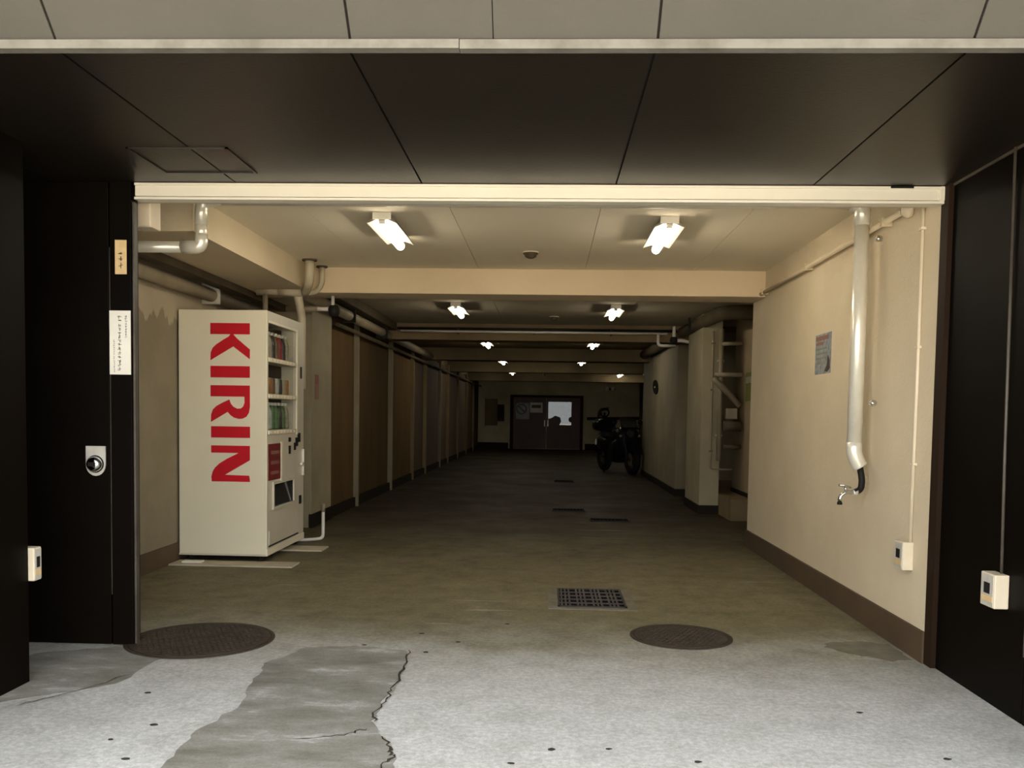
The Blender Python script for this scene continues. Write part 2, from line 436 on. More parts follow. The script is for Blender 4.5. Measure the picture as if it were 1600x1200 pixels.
# right side beyond the beige wall
struct(bx('wall_right_niche', 'oldwall_n', 2.22, 6, 7.82, 10.85, 0, CEIL+.05), 'brown niche wall carrying the green sign', 'wall')
struct(bx('wall_right_deep', 'oldwall_d', 2.75, 6, 10.85, 17.2, 0, CEIL+.05), 'dark wall at the back of the pipe niche', 'wall')
land = struct(bx('trim_4', 'oldwall_d', 1.98, 2.76, 9.72, 12.7, 0, .235), 'low brown concrete step in the pipe niche', 'step')
bx('skirting', 'base_black', 2.205, 2.225, 9.72, 10.85, .235, .28, land)
for nm, x0, x1, y0, y1, lb in (('wall_column', 1.755, 1.975, 10.4, 11.45, 'pale column in front of the pipe niche'), ('wall_right_far', 1.80, 2.9, 12.7, 17.2, 'pale wall section beside the parked motorcycle')):
    o = struct(bx(nm, 'oldwall' if 'column' in nm else 'oldwall_m', x0, x1, y0, y1, 0, CEIL+.05), lb, 'column' if 'column' in nm else 'wall')
    bx('skirting', 'base_black', x0-.012, x1+.008, y0-.012, y1+.01, 0, .10, o)
struct(bx('wall_right_end', 'oldwall_d', 2.95, 6, 17.2, 29.4, 0, CEIL+.05), 'dark side wall at the far end behind the motorcycle', 'wall')
wb = struct(bx('wall_back', 'backwall', -6, 6, 29.3, 29.6, 0, CEIL+.05), 'old pale wall at the far end with the red double door', 'wall')
bx('skirting', 'base_black', -2.33, -1.30, 29.27, 29.31, 0, .20, wb); bx('skirting', 'base_black', 1.20, 2.95, 29.27, 29.31, 0, .20, wb)

# ceiling, beams
ceil = struct(bx('ceiling', 'deepshade', -6, 6, 4.3, 29.6, CEIL+.01, CEIL+.3), 'painted board ceiling with two rows of fluorescent lamps', 'ceiling')
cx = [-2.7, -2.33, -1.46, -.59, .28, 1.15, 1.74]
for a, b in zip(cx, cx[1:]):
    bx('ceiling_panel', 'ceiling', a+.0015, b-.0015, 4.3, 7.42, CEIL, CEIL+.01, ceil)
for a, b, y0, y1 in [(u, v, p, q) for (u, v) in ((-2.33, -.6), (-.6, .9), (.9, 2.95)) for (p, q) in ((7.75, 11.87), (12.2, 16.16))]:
    bx('ceiling_panel', 'ceiling_dim' if y0 < 8 else 'oldwall_d', a+.002, b-.002, y0, y1, CEIL, CEIL+.01, ceil)  # ceiling colour steps darker per bay to paint the fading light
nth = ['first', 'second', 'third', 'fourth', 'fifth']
for i, (y, z) in enumerate(((7.4, 2.095), (11.85, 2.085), (16.15, 2.085), (20.5, 2.08), (25.7, 2.08))):  # beams after the first get darker colours for the fading light
    struct(bx('ceiling_beam', 'beam' if i == 0 else ('oldwall_d' if i == 1 else 'deepshade'), -2.69 if i == 0 else -2.33, 2.22 if i < 2 else 2.95, y, y+.36, z, CEIL+.02),
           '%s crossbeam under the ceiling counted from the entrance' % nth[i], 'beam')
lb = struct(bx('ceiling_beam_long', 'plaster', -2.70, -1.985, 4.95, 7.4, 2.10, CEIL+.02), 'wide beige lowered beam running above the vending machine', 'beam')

# concrete patch, cracks, stains (pieces of the floor)
def floor_poly(name, pts, m, z=.003, jit=.012, sub=6, parent=floor, label=None):
    P = []
    n = len(pts)
    for i in range(n):
        a, b = Vector(pts[i]), Vector(pts[(i+1) % n])
        for k in range(sub):
            t = k/sub; q = a.lerp(b, t)
            P.append((q.x + random.uniform(-jit, jit), q.y + random.uniform(-jit, jit)))
    bm = bmesh.new(); poly_prism(bm, P, 'z', -.01, z)
    return ob(name, bm, m, parent, label)
floor_poly('concrete_patch', [(-1.12, 4.13), (-.90, 4.17), (-.635, 4.12), (-.61, 3.82), (-.605, 3.55), (-.62, 3.27), (-.61, 3.12), (-.51, 2.95), (-.46, 2.73), (-.45, 2.4), (-1.15, 2.4), (-1.17, 2.68), (-1.2, 2.96), (-1.14, 3.26), (-1.2, 3.62), (-1.22, 3.85)], 'patch', label='darker rectangular concrete repair')
floor_poly('worn_patch', [(1.37, 4.38), (1.40, 4.46), (1.56, 4.51), (1.70, 4.47), (1.71, 4.17), (1.60, 4.15), (1.52, 4.21), (1.44, 4.26)], 'surround', z=.002, label='small worn floor patch by the skirting')
floor_poly('worn_patch', [(-1.70, 4.0), (-1.72, 3.5), (-2.3, 3.0), (-2.3, 3.9), (-2.0, 4.05)], 'patch', z=.0015, label='worn floor patch by the lock door')
def crack(pts, w, name='crack'):
    L, Rr = [], []
    P = [Vector((*p, 0)) for p in pts]
    fine = []
    for a, b in zip(P, P[1:]):
        for k in range(5):
            q = a.lerp(b, k/5); fine.append(q + Vector((random.uniform(-.012, .012), random.uniform(-.012, .012), 0)))
    fine.append(P[-1])
    for i, q in enumerate(fine):
        d = (fine[min(i+1, len(fine)-1)] - fine[max(i-1, 0)]).normalized(); nn = Vector((-d.y, d.x, 0))
        ww = w*random.uniform(.35, 1.2)*(.3 if i in (0, len(fine)-1) else 1)
        L.append(q+nn*ww); Rr.append(q-nn*ww)
    bm = bmesh.new()
    a = [bm.verts.new((v.x, v.y, .0042)) for v in L]; b = [bm.verts.new((v.x, v.y, .0042)) for v in Rr]
    for i in range(len(a)-1): bm.faces.new((b[i], b[i+1], a[i+1], a[i]))
    ob(name, bm, 'crack', floor, 'thin dark crack in the concrete')
crack([(-.625, 4.11), (-.61, 3.9), (-.60, 3.68), (-.612, 3.5), (-.605, 3.38), (-.62, 3.24), (-.605, 3.14)], .0055)
crack([(-.62, 3.06), (-.66, 3.02), (-.73, 2.98), (-.85, 2.95)], .0035)
crack([(-.545, 2.99), (-.50, 2.87), (-.475, 2.83), (-.50, 2.74), (-.52, 2.5)], .006)
crack([(-1.72, 3.62), (-1.86, 3.35), (-1.95, 3.2)], .003)
for (x, y, s) in [(-1.37, 3.05, .013), (-1.55, 3.40, .012), (-1.32, 2.74, .014), (.03, 2.93, .014), (-.10, 2.8, .010), (-.62, 4.45, .012), (-.55, 4.1, .013), (-.42, 4.3, .010), (-.86, 4.2, .010), (.22, 2.95, .010), (.5, 2.86, .012), (1.2, 3.4, .012), (.75, 2.75, .012), (-1.45, 2.9, .009), (-.2, 4.7, .011), (1.33, 2.95, .012)]:
    bm = bmesh.new()
    pts = [(x+s*1.3*math.cos(a)*random.uniform(.6, 1), y+s*.9*math.sin(a)*random.uniform(.6, 1)) for a in [k*math.pi/4 for k in range(8)]]
    poly_prism(bm, pts, 'z', -.005, .002); ob('dark_spot', bm, 'crack', floor, 'small dark spot on the concrete')

# ================================================================== LOCK DOOR (left of the opening)
d1 = tag(empty('door_1', (-2.45, 4.10, 0), 'tall black steel door with a round lock, beside the opening', 'door'), 'tall black steel door with a round lock, beside the opening', 'door', kind='structure')
bx('leaf', 'black', -2.465, -2.036, 4.088, 4.12, .004, 2.148, d1, .002)
bx('stile', 'black', -2.028, -1.930, 4.085, 4.12, .004, 2.148, d1, .002)
bx('stile_highlight', 'edge_grey', -2.0315, -2.0290, 4.0865, 4.094, .24, 1.85, d1)  # pale strip paints the highlight on the stile edge
bx('jamb', 'edge_grey', -1.9295, -1.920, 4.10, 4.135, .004, 2.06, d1, .002)
bm = bmesh.new()
pl = [(-2.148, .935), (-2.055, .935)] + [(-2.1015+.0465*math.cos(a), .848+.052*math.sin(a)) for a in [0-k*math.pi/10 for k in range(11)]]
poly_prism(bm, pl, 'y', 4.082, 4.089); lp = ob('lock_plate', bm, 'steel', d1, 'steel lock escutcheon, square on top and round below')
bm = bmesh.new(); lathe(bm, [(.0, 0), (.034, 0), (.037, -.012), (.03, -.03), (.02, -.036), (0, -.036)], 20, (-2.1015, 4.082, .852), 'y')
kn = ob('lock_cylinder', bm, 'chrome', lp)
bm = bmesh.new(); torus(bm, .037, .004, 24, 8, 'y', (-2.1015, 4.078, .852)); ob('lock_ring', bm, 'dark', lp)
bx('keyhole', 'dark', -2.119, -2.084, 4.0438, 4.050, .843, .861, kn)

def paper_marks(name, x0, x1, z0, z1, y, cols, m, parent):
    """clusters of short strokes standing for illegible vertical writing"""
    bm = bmesh.new()
    for (u, v0, v1, size) in cols:
        z = z1 - v0*(z1-z0); end = z1 - v1*(z1-z0); xc = x0 + u*(x1-x0)
        while z > end:
            for _ in range(4):
                w, h = random.choice(((size*.8, size*.13), (size*.14, size*.75), (size*.5, size*.13)))
                a, b = xc+random.uniform(-.25, .25)*size, z-size*.5+random.uniform(-.3, .3)*size
                box(bm, a-w/2, a+w/2, y-.0006, y, b-h/2, b+h/2)
            z -= size*1.12
    return ob(name, bm, m, parent)
n1 = empty('door_notice', (-1.98, 4.084, 1.26), 'tall white notice of vertical writing on the black door edge', 'notice')
bx('sheet', 'white', -2.031, -1.931, 4.0815, 4.0847, 1.268, 1.562, n1, .001)
paper_marks('writing', -2.031, -1.929, 1.268, 1.562, 4.0813, [(.77, .07, .42, .0105), (.47, .07, .9, .0165), (.22, .45, .95, .0075)], 'ink', n1)
n2 = empty('door_sticker', (-1.975, 4.084, 1.72), 'small yellowed sticker with two characters above the white notice', 'sticker')
bx('sheet', 'yellow', -2.003, -1.948, 4.0823, 4.0847, 1.728, 1.884, n2, .001)
paper_marks('writing', -2.003, -1.948, 1.728, 1.884, 4.0821, [(.5, .32, .70, .024)], 'ink', n2)

# ================================================================== SENSOR BOXES AND CONDUITS
def sensor(name, x_face, side, y0, y1, z0, z1, label, depth=.055):
    s = -1 if side == 'r' else 1
    e = empty(name, (x_face, (y0+y1)/2, z0), label, 'sensor box')
    xa, xb = sorted((x_face, x_face+s*depth))
    bx('housing', 'cream_plastic', xa, xb, y0, y1, z0, z1, e, .004)
    xf = x_face+s*depth
    def plate(nm, m, a, b, c, d, t):
        p, q = sorted((xf, xf+s*t)); return bx(nm, m, p, q, y0+(y1-y0)*a, y0+(y1-y0)*b, z0+(z1-z0)*c, z0+(z1-z0)*d, e)
    plate('face_plate', 'steel', .08, .92, .05, .95, .002)
    plate('lens', 'dark', .3, .7, .40, .72, .004)
    plate('yellow_label', 'yellow', .12, .88, .16, .34, .003)
    return e
sensor('sensor_box', 1.757, 'r', 3.44, 3.55, .40, .53, 'cream sensor box low on the black wall under a thin conduit')
sensor('sensor_box', 1.74, 'r', 4.29, 4.40, .40, .535, 'cream sensor box low on the beige plastered wall', .05)
e = sensor('sensor_box', -2.115, 'l', 3.502, 3.556, .41, .545, 'cream sensor box peeping out behind the black wall end')
c1 = empty('conduit', (1.75, 3.495, .53), 'thin grey conduit down the black wall to its sensor box', 'conduit')
tb('pipe', 'edge_grey', [(1.748, 3.52, 2.15), (1.748, 3.50, 1.0), (1.748, 3.485, .53)], .006, c1, seg=8)
c2 = empty('conduit', (1.73, 4.34, .535), 'thin cream conduit down the beige wall to its sensor box', 'conduit')
tb('pipe', 'cream_plastic', [(1.732, 4.31, CEIL-.01), (1.732, 4.305, 1.3), (1.732, 4.315, .535)], .0085, c2, seg=8)
for z in (2.0, 1.45, .9):
    bx('saddle_clip', 'cream_plastic', 1.720, 1.741, 4.29, 4.325, z, z+.012, c2)

# ================================================================== SILVER PIPE
sp = empty('drain_pipe', (1.68, 4.88, .66), 'silver lagged drain pipe across the opening and down the beige wall', 'pipe')
PY, PZ = 4.885, 2.258
tb('long_run', 'silver', [(-1.86, PY, PZ), (1.62, PY, PZ)], .033, sp, seg=16)
tb('drop_elbow', 'silver', [(-1.80, PY, PZ), (-1.915, PY, PZ-.01), (-1.915, PY, 2.12)], .034, sp, bend=.05, seg=16)
tb('drop_pipe', 'silver', [(-1.915, PY, 2.14), (-1.915, PY, 2.04)], .032, sp, seg=16)
tb('lower_elbow', 'silver', [(-1.915, PY, 2.07), (-1.915, PY, 2.0), (-2.02, PY, 2.0)], .036, sp, bend=.055, seg=16)
tb('side_run', 'silver', [(-1.99, PY, 2.0), (-2.55, PY, 2.0)], .031, sp, seg=16)
tb('down_elbow', 'silver', [(1.58, PY, PZ), (1.645, PY, PZ-.012), (1.645, PY, 2.14)], .040, sp, bend=.06, seg=16)
tb('downpipe', 'silver', [(1.645, PY, 2.17), (1.645, PY, .96)], .0385, sp, seg=20)
bm = bmesh.new(); tube(bm, [(1.645, PY, .99), (1.645, PY, .93), (1.672, PY, .872), (1.68, PY, .86)], .04, 16, .03, radii=None)
ob('foot_elbow', bm, 'silver', sp)
tb('black_tail', 'dark', [(1.676, PY, .87), (1.690, PY-.01, .79), (1.685, PY-.01, .735), (1.645, PY-.02, .722)], .017, sp, bend=.03)
for z in (2.05, 1.19):
    cl = bx('wall_clamp', 'steel', 1.70, 1.7395, PY-.052, PY-.028, z, z+.022, sp, .003)
    bm = bmesh.new(); lathe(bm, [(0, 0), (.015, 0), (.017, -.012), (.008, -.022), (0, -.022)], 14, (1.715, PY-.05, z+.012), 'y'); ob('bolt', bm, 'chrome', cl)
# tap
tp = empty('wall_tap', (1.62, 4.86, .70), 'small chrome water tap at the foot of the silver downpipe', 'tap')
tb('spout', 'chrome', [(1.662, PY-.02, .722), (1.60, PY-.02, .722), (1.575, PY-.02, .70), (1.572, PY-.02, .675)], .011, tp, bend=.02)
tb('handle_stem', 'chrome', [(1.605, PY-.02, .722), (1.598, PY-.02, .755)], .007, tp)
tb('handle', 'chrome', [(1.565, PY-.02, .760), (1.598, PY-.02, .757), (1.628, PY-.02, .745)], .006, tp)
tb('collar', 'steel', [(1.665, PY-.02, .722), (1.64, PY-.02, .722)], .016, tp)
bm = bmesh.new(); lathe(bm, [(0, 0), (.014, .0), (.014, .01), (.009, .02), (0, .02)], 12, (1.572, PY-.02, .655)); ob('nozzle', bm, 'dark', tp)

# thin pipe along the beige wall near the ceiling
wp = empty('thin_pipe', (1.70, 5.9, 2.12), 'thin beige pipe with clips running along the top of the beige wall', 'pipe')
tb('pipe', 'plaster', [(1.705, 4.50, 2.125), (1.705, 7.82, 2.115)], .015, wp)
for y in (4.72, 5.08, 6.1, 7.3):
    bx('clip', 'plaster', 1.685, 1.742, y-.012, y+.012, 2.10, 2.145, wp, .002)
bm = bmesh.new(); lathe(bm, [(0, 0), (.042, 0), (.045, -.02), (.03, -.045), (0, -.05)], 18, (1.74, 4.47, 2.135), 'x'); ob('round_box', bm, 'cream_plastic', wp)
# white box at the other end
wx = empty('junction_box', (-1.87, 4.25, 1.94), 'small white box hanging under the rail end above the silver pipe', 'box')
bx('housing', 'cream_plastic', -2.02, -1.935, 4.31, 4.42, 1.99, 2.16, wx, .004)
bx('lid', 'cream_plastic', -2.017, -1.938, 4.303, 4.311, 1.993, 2.157, wx, .003)
bx('hanger', 'steel', -1.99, -1.96, 4.30, 4.42, 2.16, 2.30, wx)

# ================================================================== POSTER and signs
po = empty('wall_poster', (1.738, 5.80, 1.40), 'small faded blue notice poster on the beige wall', 'poster')
X0 = 1.7385
bx('sheet', 'poster_blue', X0-.001, X0+.001, 5.64, 5.965, 1.40, 1.655, po)
bx('title_line', 'poster_red', X0-.0018, X0-.001, 5.70, 5.955, 1.615, 1.642, po)
bx('subtitle_line', 'poster_red', X0-.0018, X0-.001, 5.80, 5.95, 1.585, 1.605, po)
for k, (a, b) in enumerate(((5.72, 5.95), (5.68, 5.93), (5.70, 5.95), (5.75, 5.94))):
    bx('text_line', 'leaf_grey', X0-.0017, X0-.001, a, b, 1.555-k*.03, 1.566-k*.03, po)
bm = bmesh.new(); poly_prism(bm, [(5.65, 1.43), (5.66, 1.48), (5.68, 1.50), (5.70, 1.515), (5.705, 1.48), (5.715, 1.45), (5.76, 1.415), (5.70, 1.408)], 'x', X0-.0018, X0-.001); ob('dark_picture', bm, 'poster_dark', po)
gs = empty('green_sign', (2.22, 10.1, 1.3), 'yellow-green sign on the niche wall beyond the beige wall', 'sign')
bx('plate', 'green', 2.212, 2.221, 9.80, 10.22, 1.30, 1.62, gs)
bx('pale_band', 'leaf_grey', 2.210, 2.213, 9.82, 10.20, 1.50, 1.57, gs)
rs = empty('red_sign', (-2.25, 8.63, 1.22), 'narrow brownish red sign on the pilaster behind the vending machine', 'sign')
bx('plate', 'poster_red', -2.251, -2.246, 8.56, 8.70, 1.23, 1.47, rs)
bx('red_band', 'red_dark', -2.247, -2.244, 8.57, 8.69, 1.38, 1.46, rs)

# ================================================================== VENDING MACHINE
VX0, VX1, VY0, VY1, VZ0, VZ1 = -2.685, -2.04, 6.42, 7.405, .05, 1.835
vm = empty('vending_machine', ((VX0+VX1)/2, (VY0+VY1)/2, .012), 'cream drinks vending machine with red vertical lettering on its side', 'vending machine')
DX = -2.175   # back of the hollow door
bx('cabinet', 'vm', VX0, DX, VY0, VY1, VZ0, VZ1, vm, .006)
# door shell as a frame around the display and the pick-up opening
bm = bmesh.new()
gy0, gy1, gz0, gz1 = 6.462, 7.19, .955, 1.755
py0, py1, pz0, pz1 = 6.58, 7.10, .395, .565
box(bm, DX, VX1, VY0, gy0, VZ0, VZ1); box(bm, DX, VX1, gy1, VY1, VZ0, VZ1)
box(bm, DX, VX1, gy0, gy1, gz1, VZ1); box(bm, DX, VX1, gy0, gy1, pz1, gz0)
box(bm, DX, VX1, gy0, py0, pz0, pz1); box(bm, DX, VX1, py1, gy1, pz0, pz1)
box(bm, DX, VX1, gy0, gy1, VZ0, pz0)
door = ob('door', bm, 'vm_front', vm)
bx('side_skin', 'vm', VX0+.003, VX1-.002, VY0-.002, VY0+.002, VZ0+.003, VZ1-.003, vm)
bx('corner_edge', 'vm', VX1-.012, VX1+.004, VY0-.003, VY0+.010, VZ0, VZ1, vm, .003)
bx('display_back', 'pipe_dark', DX, DX+.012, gy0, gy1, gz0, gz1, vm)
for z in (1.487, 1.222, .957):
    s = bx('display_shelf', 'vm_front', DX+.01, VX1+.004, gy0, gy1, z-.02, z+.014, vm, .002)
    bx('selection_strip', 'vm', VX1+.003, VX1+.009, gy0+.02, gy1-.02, z-.016, z+.008, s)
    for k in range(8):
        bx('button', 'cream_plastic', VX1+.008, VX1+.013, gy0+.045+k*.085, gy0+.085+k*.085, z-.012, z+.003, s)
    bx('end_light', 'white', VX1+.003, VX1+.012, gy0-.012, gy0+.018, z-.016, z+.01, s)
bx('display_glass', 'glass', VX1-.012, VX1-.008, gy0, gy1, gz0, gz1, vm)
bx('glass_frame', 'vm', VX1, VX1+.008, gy1-.008, gy1+.018, gz0-.03, gz1+.01, vm, .002)
bx('glass_frame', 'vm', VX1, VX1+.006, gy0, gy1, gz1-.006, gz1+.012, vm, .002)
rp = bx('red_panel', 'red_dark', VX1, VX1+.004, 6.46, 6.755, .60, .868, vm)
bx('panel_frame', 'vm', VX1, VX1+.008, 6.76, 6.80, .585, .875, rp)
for k in range(3): bx('print_line', 'poster_red', VX1+.004, VX1+.005, 6.52, 6.70, .64+k*.075, .665+k*.075, rp)
pk = empty('pick', (0, 0, 0), '', '') if False else None
bx('pickup_shade', 'dark', DX, VX1-.001, py1-.004, py1+.001, pz0, pz1, vm)  # dark sheet added inside the opening to paint its shade
bx('pickup_back', 'dark', DX, DX+.02, py0, py1, pz0, pz1, vm)
bm = bmesh.new(); poly_prism(bm, [(VX1-.030, pz1-.004), (VX1-.006, pz0+.004), (VX1-.012, pz0+.004), (VX1-.038, pz1-.004)], 'y', py0+.004, py1-.004)
pf = ob('pickup_flap', bm, 'smoke', vm, 'smoked pick-up flap')
fr = bmesh.new()
box(fr, VX1, VX1+.012, py0-.02, py1+.02, pz1, pz1+.018); box(fr, VX1, VX1+.012, py0-.02, py1+.02, pz0-.018, pz0)
box(fr, VX1, VX1+.012, py0-.02, py0, pz0, pz1); box(fr, VX1, VX1+.012, py1, py1+.02, pz0, pz1)
ob('pickup_frame', fr, 'vm_front', vm)
for a, b, c, d in ((6.97, 7.02, .87, .905), (6.975, 7.015, .775, .84), (7.12, 7.16, .80, .86), (7.16, 7.22, .83, .90), (7.22, 7.29, .86, .935)):
    bx('coin_slot', 'dark', VX1, VX1+.008, a, b, c, d, vm, .002)
bx('bill_slot', 'dark', VX1, VX1+.006, 7.30, 7.335, 1.38, 1.475, vm)
bx('coin_return', 'dark', VX1, VX1+.006, 7.27, 7.33, .35, .42, vm, .002)
bm = bmesh.new(); lathe(bm, [(0, 0), (.02, 0), (.02, .02), (.012, .026), (0, .026)], 14, (VX1, 7.31, .68), 'x'); ob('door_lock', bm, 'steel', vm)
bx('door_handle', 'steel', VX1, VX1+.02, 7.345, 7.37, .58, .80, vm, .004)
bx('hinge_plate', 'steel', VX1, VX1+.006, 6.475, 6.50, .125, .225, vm)
bx('kick_groove', 'dark', VX1, VX1+.0025, 6.47, 7.25, .108, .120, vm)
bx('kick_plate', 'vm', VX1, VX1+.008, VY0, VY1, VZ0, .10, vm, .003)
bx('side_seam', 'vm_front', VX0, VX1, VY0-.004, VY0, VZ0, VZ0+.014, vm)
for x in (VX0+.07, VX1-.06):
    for y in (VY0+.06, VY1-.06):
        bm = bmesh.new(); lathe(bm, [(0, .010), (.026, .010), (.026, .020), (.014, .024), (.014, VZ0), (0, VZ0)], 12, (x, y, 0)); ob('foot', bm, 'dark', vm)
# lettering: outlines in units of the side panel, read from top to bottom
def zx(p): return (-2.45 + (250+p[0]/5.714-328)*.0046, 1.74 - (460+p[1]/5.714-505)*.004618)
def zn(p): return (-2.45 + (250+p[0]/5.0-328)*.0046, 1.74 - (660+p[1]/5.0-505)*.004618)
letters = [
 ('K', [zx(p) for p in [(446, 258), (805, 258), (805, 357), (655, 357), (690, 395), (750, 445), (805, 490), (805, 577), (655, 465), (447, 590), (449, 520), (466, 480), (500, 448), (560, 408), (612, 378), (628, 357), (446, 357)]]),
 ('I', [zx(p) for p in [(447, 640), (805, 640), (805, 743), (447, 743)]]),
 ('R', [zx(p) for p in [(447, 812), (805, 812), (806, 1000), (797, 1055), (775, 1090), (740, 1108), (705, 1112), (660, 1100), (628, 1078), (602, 1050), (450, 1142), (452, 1075), (468, 1030), (500, 998), (560, 965), (618, 938), (632, 975), (655, 1003), (690, 1020), (722, 1018), (745, 1000), (757, 965), (756, 912), (447, 912)]]),
 ('I', [zn(p) for p in [(395, 32), (706, 32), (706, 121), (395, 121)]]),
 ('N', [zn(p) for p in [(395, 183), (705, 183), (705, 296), (505, 414), (700, 418), (706, 467), (400, 467), (396, 430), (406, 390), (425, 358), (460, 325), (520, 288), (615, 240), (395, 240)]]),
]
for ch, pts in letters:
    bm = bmesh.new(); poly_prism(bm, pts, 'y', VY0-.0036, VY0-.002); ob('letter', bm, 'red', vm, 'red capital letter %s turned on its side' % ch)
# sample drinks
def drink_mat(name, c): return mat(name, c, tuple(x*.6 for x in c), 18, .3, obj=True)
dm = {'brown': drink_mat('brown_label', (.26, .12, .045)), 'orange': drink_mat('orange_label', (.45, .19, .05)), 'cream': drink_mat('cream_label', (.5, .42, .28)), 'blue': drink_mat('blue_label', (.04, .13, .27)), 'green': drink_mat('green_label', (.12, .22, .09)), 'red': drink_mat('red_label', (.36, .03, .03)), 'white': drink_mat('white_label', (.6, .6, .55)), 'dark': drink_mat('dark_label', (.07, .06, .05)), 'cap': MT['white']}
def drink_mesh(kind):
    bm = bmesh.new()
    if kind == 'can': lathe(bm, [(0, 0), (.024, 0), (.0275, .008), (.0275, .108), (.023, .118), (.0225, .121), (0, .119)], 14)
    else: lathe(bm, [(0, 0), (.027, 0), (.029, .008), (.029, .055), (.026, .065), (.029, .075), (.028, .125), (.018, .16), (.012, .172), (.012, .182), (0, .182)], 14)
    return bm
rows = [(1.503, 'top', ['dark', 'brown', 'cream', 'dark', 'brown', 'red', 'dark', 'cream'], 'bottle'),
        (1.238, 'middle', ['brown', 'orange', 'orange', 'brown', 'white', 'dark', 'cream', 'orange'], 'can'),
        (.973, 'bottom', ['blue', 'blue', 'white', 'green', 'green', 'dark', 'green', 'cream'], 'bottle')]
dmesh = {}
ORD = ['first', 'second', 'third', 'fourth', 'fifth', 'sixth', 'seventh', 'last']
for z, nm, cols, kind in rows:
    for k, c in enumerate(cols):
        key = (kind, c)
        y = gy0 + .055 + k*.088
        if key not in dmesh:
            root = ob('sample_drink', drink_mesh(kind), dm[c]); 
            bm = bmesh.new()
            if kind == 'can': lathe(bm, [(0, .118), (.021, .118), (.021, .1225), (0, .1225)], 14)
            else: lathe(bm, [(0, .18), (.0145, .18), (.0145, .202), (0, .203)], 12)
            ob('lid' if kind == 'can' else 'cap', bm, 'steel' if kind == 'can' else 'white', root)
            dmesh[key] = root
        else:
            root = copy_tree(dmesh[key])
        root.location = (-2.115, y, z)
        tag(root, '%s sample %s, %s from the near end of the %s vending display row' % (c, kind, ORD[k], nm), kind, 'sample drinks in the %s display row' % nm)

# boards under the machine
tag(bx('floor_board', 'board', -2.69, -1.80, 6.235, 6.44, 0, .010), 'pale thin board under the near feet of the vending machine', 'board')
tag(bx('floor_board', 'board', -2.69, -1.785, 7.01, 7.245, 0, .010), 'pale thin board under the rear side of the vending machine', 'board')
tag(bx('white_wedge', 'white', -2.62, -2.48, 6.30, 6.37, .0102, .022, None, .002), 'small white wedge on the board under the vending machine', 'wedge')
# the two feet pads are on the boards: small white floor pipe behind
fp = empty('floor_pipe', (-1.98, 7.55, 0), 'thin white pipe stub rising from the floor behind the vending machine', 'pipe')
tb('pipe', 'pipe_white', [(-2.14, 7.5, .016), (-2.02, 7.55, .016), (-1.925, 7.62, .02), (-1.925, 7.62, .25)], .014, fp, bend=.04)
tb('cap', 'pipe_brown', [(-1.925, 7.62, .25), (-1.925, 7.62, .32)], .017, fp)

# ================================================================== LAMPS
def build_lamp():
    root = bpy.data.objects.new('fluorescent_lamp', None); C.objects.link(root)
    L = .34
    bm = bmesh.new()
    poly_prism(bm, [(-.048, 0), (-.048, -.03), (-.088, -.058), (-.088, -.064), (-.036, -.044), (.036, -.044), (.088, -.064), (.088, -.058), (.048, -.03), (.048, 0)], 'y', -L, L)
    ob('reflector', bm, 'lamp_grey', root)
    for s in (-1, 1):
        bx('lamp_holder', 'lamp_white', -.02, .02, min(s*L, s*(L-.02)), max(s*L, s*(L-.02)), -.07, -.044, root, .003)
        bx('end_plate', 'lamp_white', -.055, .055, min(s*L, s*L+s*.006), max(s*L, s*L+s*.006), -.042, 0, root)
    bm = bmesh.new(); tube(bm, [(0, -L+.004, -.072), (0, L-.004, -.072)], .028, 16); ob('tube', bm, 'tube', root)
    return root
proto = build_lamp()
lamp_spots = [(-1.01, 5.70), (-1.01, 9.95), (-1.01, 14.6), (-1.01, 19.6), (-1.01, 24.6), (.70, 5.76), (.70, 10.0), (.70, 14.5), (.70, 19.5), (1.97, 25.2)]
for i, (x, y) in enumerate(lamp_spots):
    o = proto if i == 0 else copy_tree(proto)
    o.location = (x, y, CEIL if y < 16 else CEIL+.01)
    row = 'on the vending machine side' if i < 5 else 'on the downpipe side'
    if i == 9: lb_ = 'single glowing ceiling lamp at the far end above the motorcycle side'
    else: lb_ = '%s glowing fluorescent ceiling lamp from the entrance, row %s' % (nth[i % 5], row)
    tag(o, lb_, 'lamp', 'fluorescent lamps along the passage')
sd = empty('smoke_detector', (-.15, 6.63, CEIL), 'small round brown smoke detector on the ceiling between the front lamps', 'detector')
bm = bmesh.new(); lathe(bm, [(0, CEIL), (.055, CEIL), (.055, CEIL-.012), (.045, CEIL-.02), (.04, CEIL-.035), (.02, CEIL-.045), (0, CEIL-.045)], 20, (-.15, 6.63, 0)); ob('body', bm, 'pipe_dark', sd)
bm = bmesh.new(); lathe(bm, [(0, CEIL), (.06, CEIL), (.06, CEIL-.006), (0, CEIL-.006)], 20, (-.15, 6.63, 0)); ob('base_ring', bm, 'cream_plastic', sd)
sd2 = copy_tree(sd); sd2.location = (.05, 10.9, CEIL)
for c_ in sd2.children: c_.matrix_parent_inverse = sd.matrix_basis.inverted(); tag(sd2, 'small round smoke detector on the ceiling of the second bay', 'detector')

